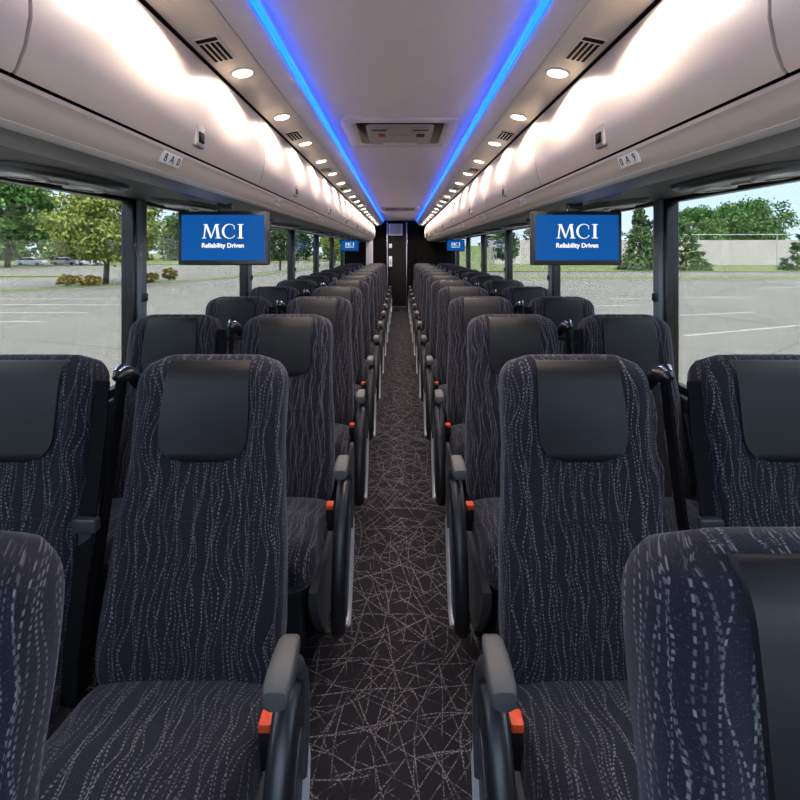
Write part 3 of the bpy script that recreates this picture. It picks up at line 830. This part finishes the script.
def tree(name, x, y, h, r, mat, label, N=3000, leaf=.3, shape='round', low=.12, group='trees around the car park', cat='tree', seed=0, ncl=70):
    root = empty(name, (x, y, GZ)); tag(root, label, cat, group)
    z0 = h*low; rz = (h-z0)/2
    crown_mesh(N, r, r, rz, z0+rz, leaf, shape, ncl, seed, base=.05).build('foliage', mat, root, smooth=False)
    MB().tube([(0, 0, 0), (.03*r, 0, h*.3), (0, .04*r, h*.75)], max(.05, h*.022), n=8, taper=[1.25, .9, .3]).build('trunk', 'bark', root)
    return root
# left of the coach
tree('broadleaf_tree', -23.6, 38.5, 8.6, 4.7, 'leafA', 'big yellow-green leafy tree beside the left front window pillar', 20000, .17, seed=1, ncl=140, low=.12)
tree('broadleaf_tree', -63, 77, 15.6, 8.8, 'leafB', 'large green tree at the far left edge of the left window', 13000, .38, seed=2, ncl=100, low=.17)
tree('broadleaf_tree', -70, 108, 14.5, 8, 'leafA', 'rounded tree between the two big left trees, behind the cars', 3000, .5, seed=3)
for i, (x, y, r, h, lb) in enumerate(((-25.8, 37.2, .85, 1.0, 'left of the tree trunk'), (-23.5, 36.3, .95, 1.0, 'right of the tree trunk'), (-20.6, 39.5, .8, 1.0, 'just right of the window pillar'), (-20.9, 43.5, .75, 1.2, 'nearest the left monitor'))):
    tree('golden_shrub', x, y, h, r, 'leafY', 'low golden shrub on the grass strip, '+lb, 2600, .08, low=.0, group='golden shrubs', cat='shrub', seed=20+i, ncl=40)
far = [(-140, 124, 13, 6.7), (-126, 124, 14, 6.7), (-112, 124, 13, 6.7), (-98, 124, 14, 6.7), (-84, 124, 13, 6.7), (-70, 124, 12, 6.7), (-56, 124, 14, 6.7), (-42, 124, 13, 6.7), (-28, 122, 15, 6.7), (-14, 126, 15, 6.5), (-118, 142, 16, 7), (-100, 142, 17, 7), (-83, 142, 16, 7), (-66, 142, 16, 7), (-50, 142, 17, 7.5), (-35, 142, 18, 7), (-20, 144, 18, 7)]
for i, (x, y, h, r) in enumerate(far):
    tree('background_tree', x, y, h, r*.92, ('leafD', 'leafB')[i % 2], 'distant dark tree in the %s of the left tree line, %s from the left' % (('front rank', ORD[i+1]) if i < 10 else ('rear rank', ORD[i-9])), 2600, .55, group='left tree line', seed=40+i, low=-.35)
tree('young_tree', -15.5, 62, 6.2, 2.0, 'leafD', 'slender young tree by the kerb seen through the left rear windows', 1800, .22, seed=60)
tree('young_tree', -11.5, 84, 7.5, 2.4, 'leafA', 'yellowish young tree farther back through the left rear windows', 1800, .25, seed=61)
# right of the coach
tree('broadleaf_tree', 60, 98, 12.0, 6.0, 'leafB', 'rounded green tree over the white wall next to the right window pillar', 11000, .30, seed=4, ncl=90, low=.05)
tree('broadleaf_tree', 76.5, 106, 15.2, 9.3, 'leafB', 'largest broad green tree above the middle of the white wall', 15000, .32, seed=5, ncl=110, low=.05)
tree('broadleaf_tree', 90, 95, 11, 5.5, 'leafB', 'green tree at the right edge over the white wall', 8000, .3, seed=6)
tree('conifer_tree', 32.4, 65, 9.4, 2.7, 'leafC', 'tall pointed conifer between the right monitor and window pillar', 6000, .22, 'cone', low=.02, seed=7, ncl=120, cat='conifer')
tree('conifer_tree', 38.7, 65, 6.2, 3.3, 'leafC', 'spreading low conifer just right of the right window pillar', 5000, .2, 'cone', low=.0, seed=8, ncl=110, cat='conifer')
tree('conifer_tree', 53.5, 63, 6.3, 3.2, 'leafC', 'bushy conifer at the far right edge before the white wall', 5000, .2, 'cone', low=.0, seed=9, ncl=110, cat='conifer')
tree('round_shrub', 43.3, 76, 1.1, .6, 'leafD', 'tiny dark bush at the foot of the white wall', 500, .12, low=0, seed=10, cat='shrub', group='small bushes')
far = [(30, 150, 20, 7.5), (42, 136, 17, 6.5), (46, 152, 15, 7.5), (56, 134, 13, 7), (70, 132, 13, 6.7), (14, 165, 21, 7.5), (84, 128, 13, 6.7)]
for i, (x, y, h, r) in enumerate(far):
    tree('background_tree', x, y, h, r*.92, ('leafD', 'leafB')[i % 2], 'distant tree in the right tree line, standing %s' % ['behind the tall conifer', 'left of the tall conifer', 'between conifer and wall', 'behind the rounded tree', 'in the gap between the two wall trees', 'on top of the grassy bank', 'behind the rightmost wall tree'][i], 2600, .6, group='right tree line', seed=80+i, low=-.35)
tree('young_tree', 12.8, 58, 6.4, 1.7, 'leafD', 'narrow young tree on the grass seen through the right rear windows', 1800, .2, seed=90)
# parked cars far to the left
def car(x, y, rz, mat, lab):
    root = empty('parked_car', (x, y, GZ)); root.rotation_euler.z = rz; tag(root, lab, 'car', 'parked cars')
    def ring(z, l0, l1, w_): return [(l0, -w_, z), (l1, -w_, z), (l1, w_, z), (l0, w_, z)]
    MB().loft([ring(.28, -2.1, 2.1, .82), ring(.45, -2.22, 2.22, .9), ring(.85, -2.2, 2.15, .9), ring(.98, -2.05, 1.9, .84)]).build('body', mat, root)
    MB().loft([ring(.97, -1.75, 1.0, .80), ring(1.38, -1.25, .35, .66)]).build('windows', 'black', root)
    MB().loft([ring(1.38, -1.28, .38, .68), ring(1.47, -1.1, .2, .58)]).build('roof', mat, root)
    for (a, b_) in ((-1.35, -.9), (1.35, -.9), (-1.35, .72), (1.35, .72)):
        MB().disc((a, b_, .33), .33, .18, 'y', 16).build('wheel', 'dark', root)
car(-66, 86, .15, 'car_white', 'white car parked far left behind the trees, leftmost of the three')
car(-60.8, 87.5, .1, 'car_silver', 'silver car parked far left between the two big trees, middle of the three')
car(-55.6, 86.5, .12, 'car_white', 'white car parked closest to the yellow-green tree, rightmost of the three')
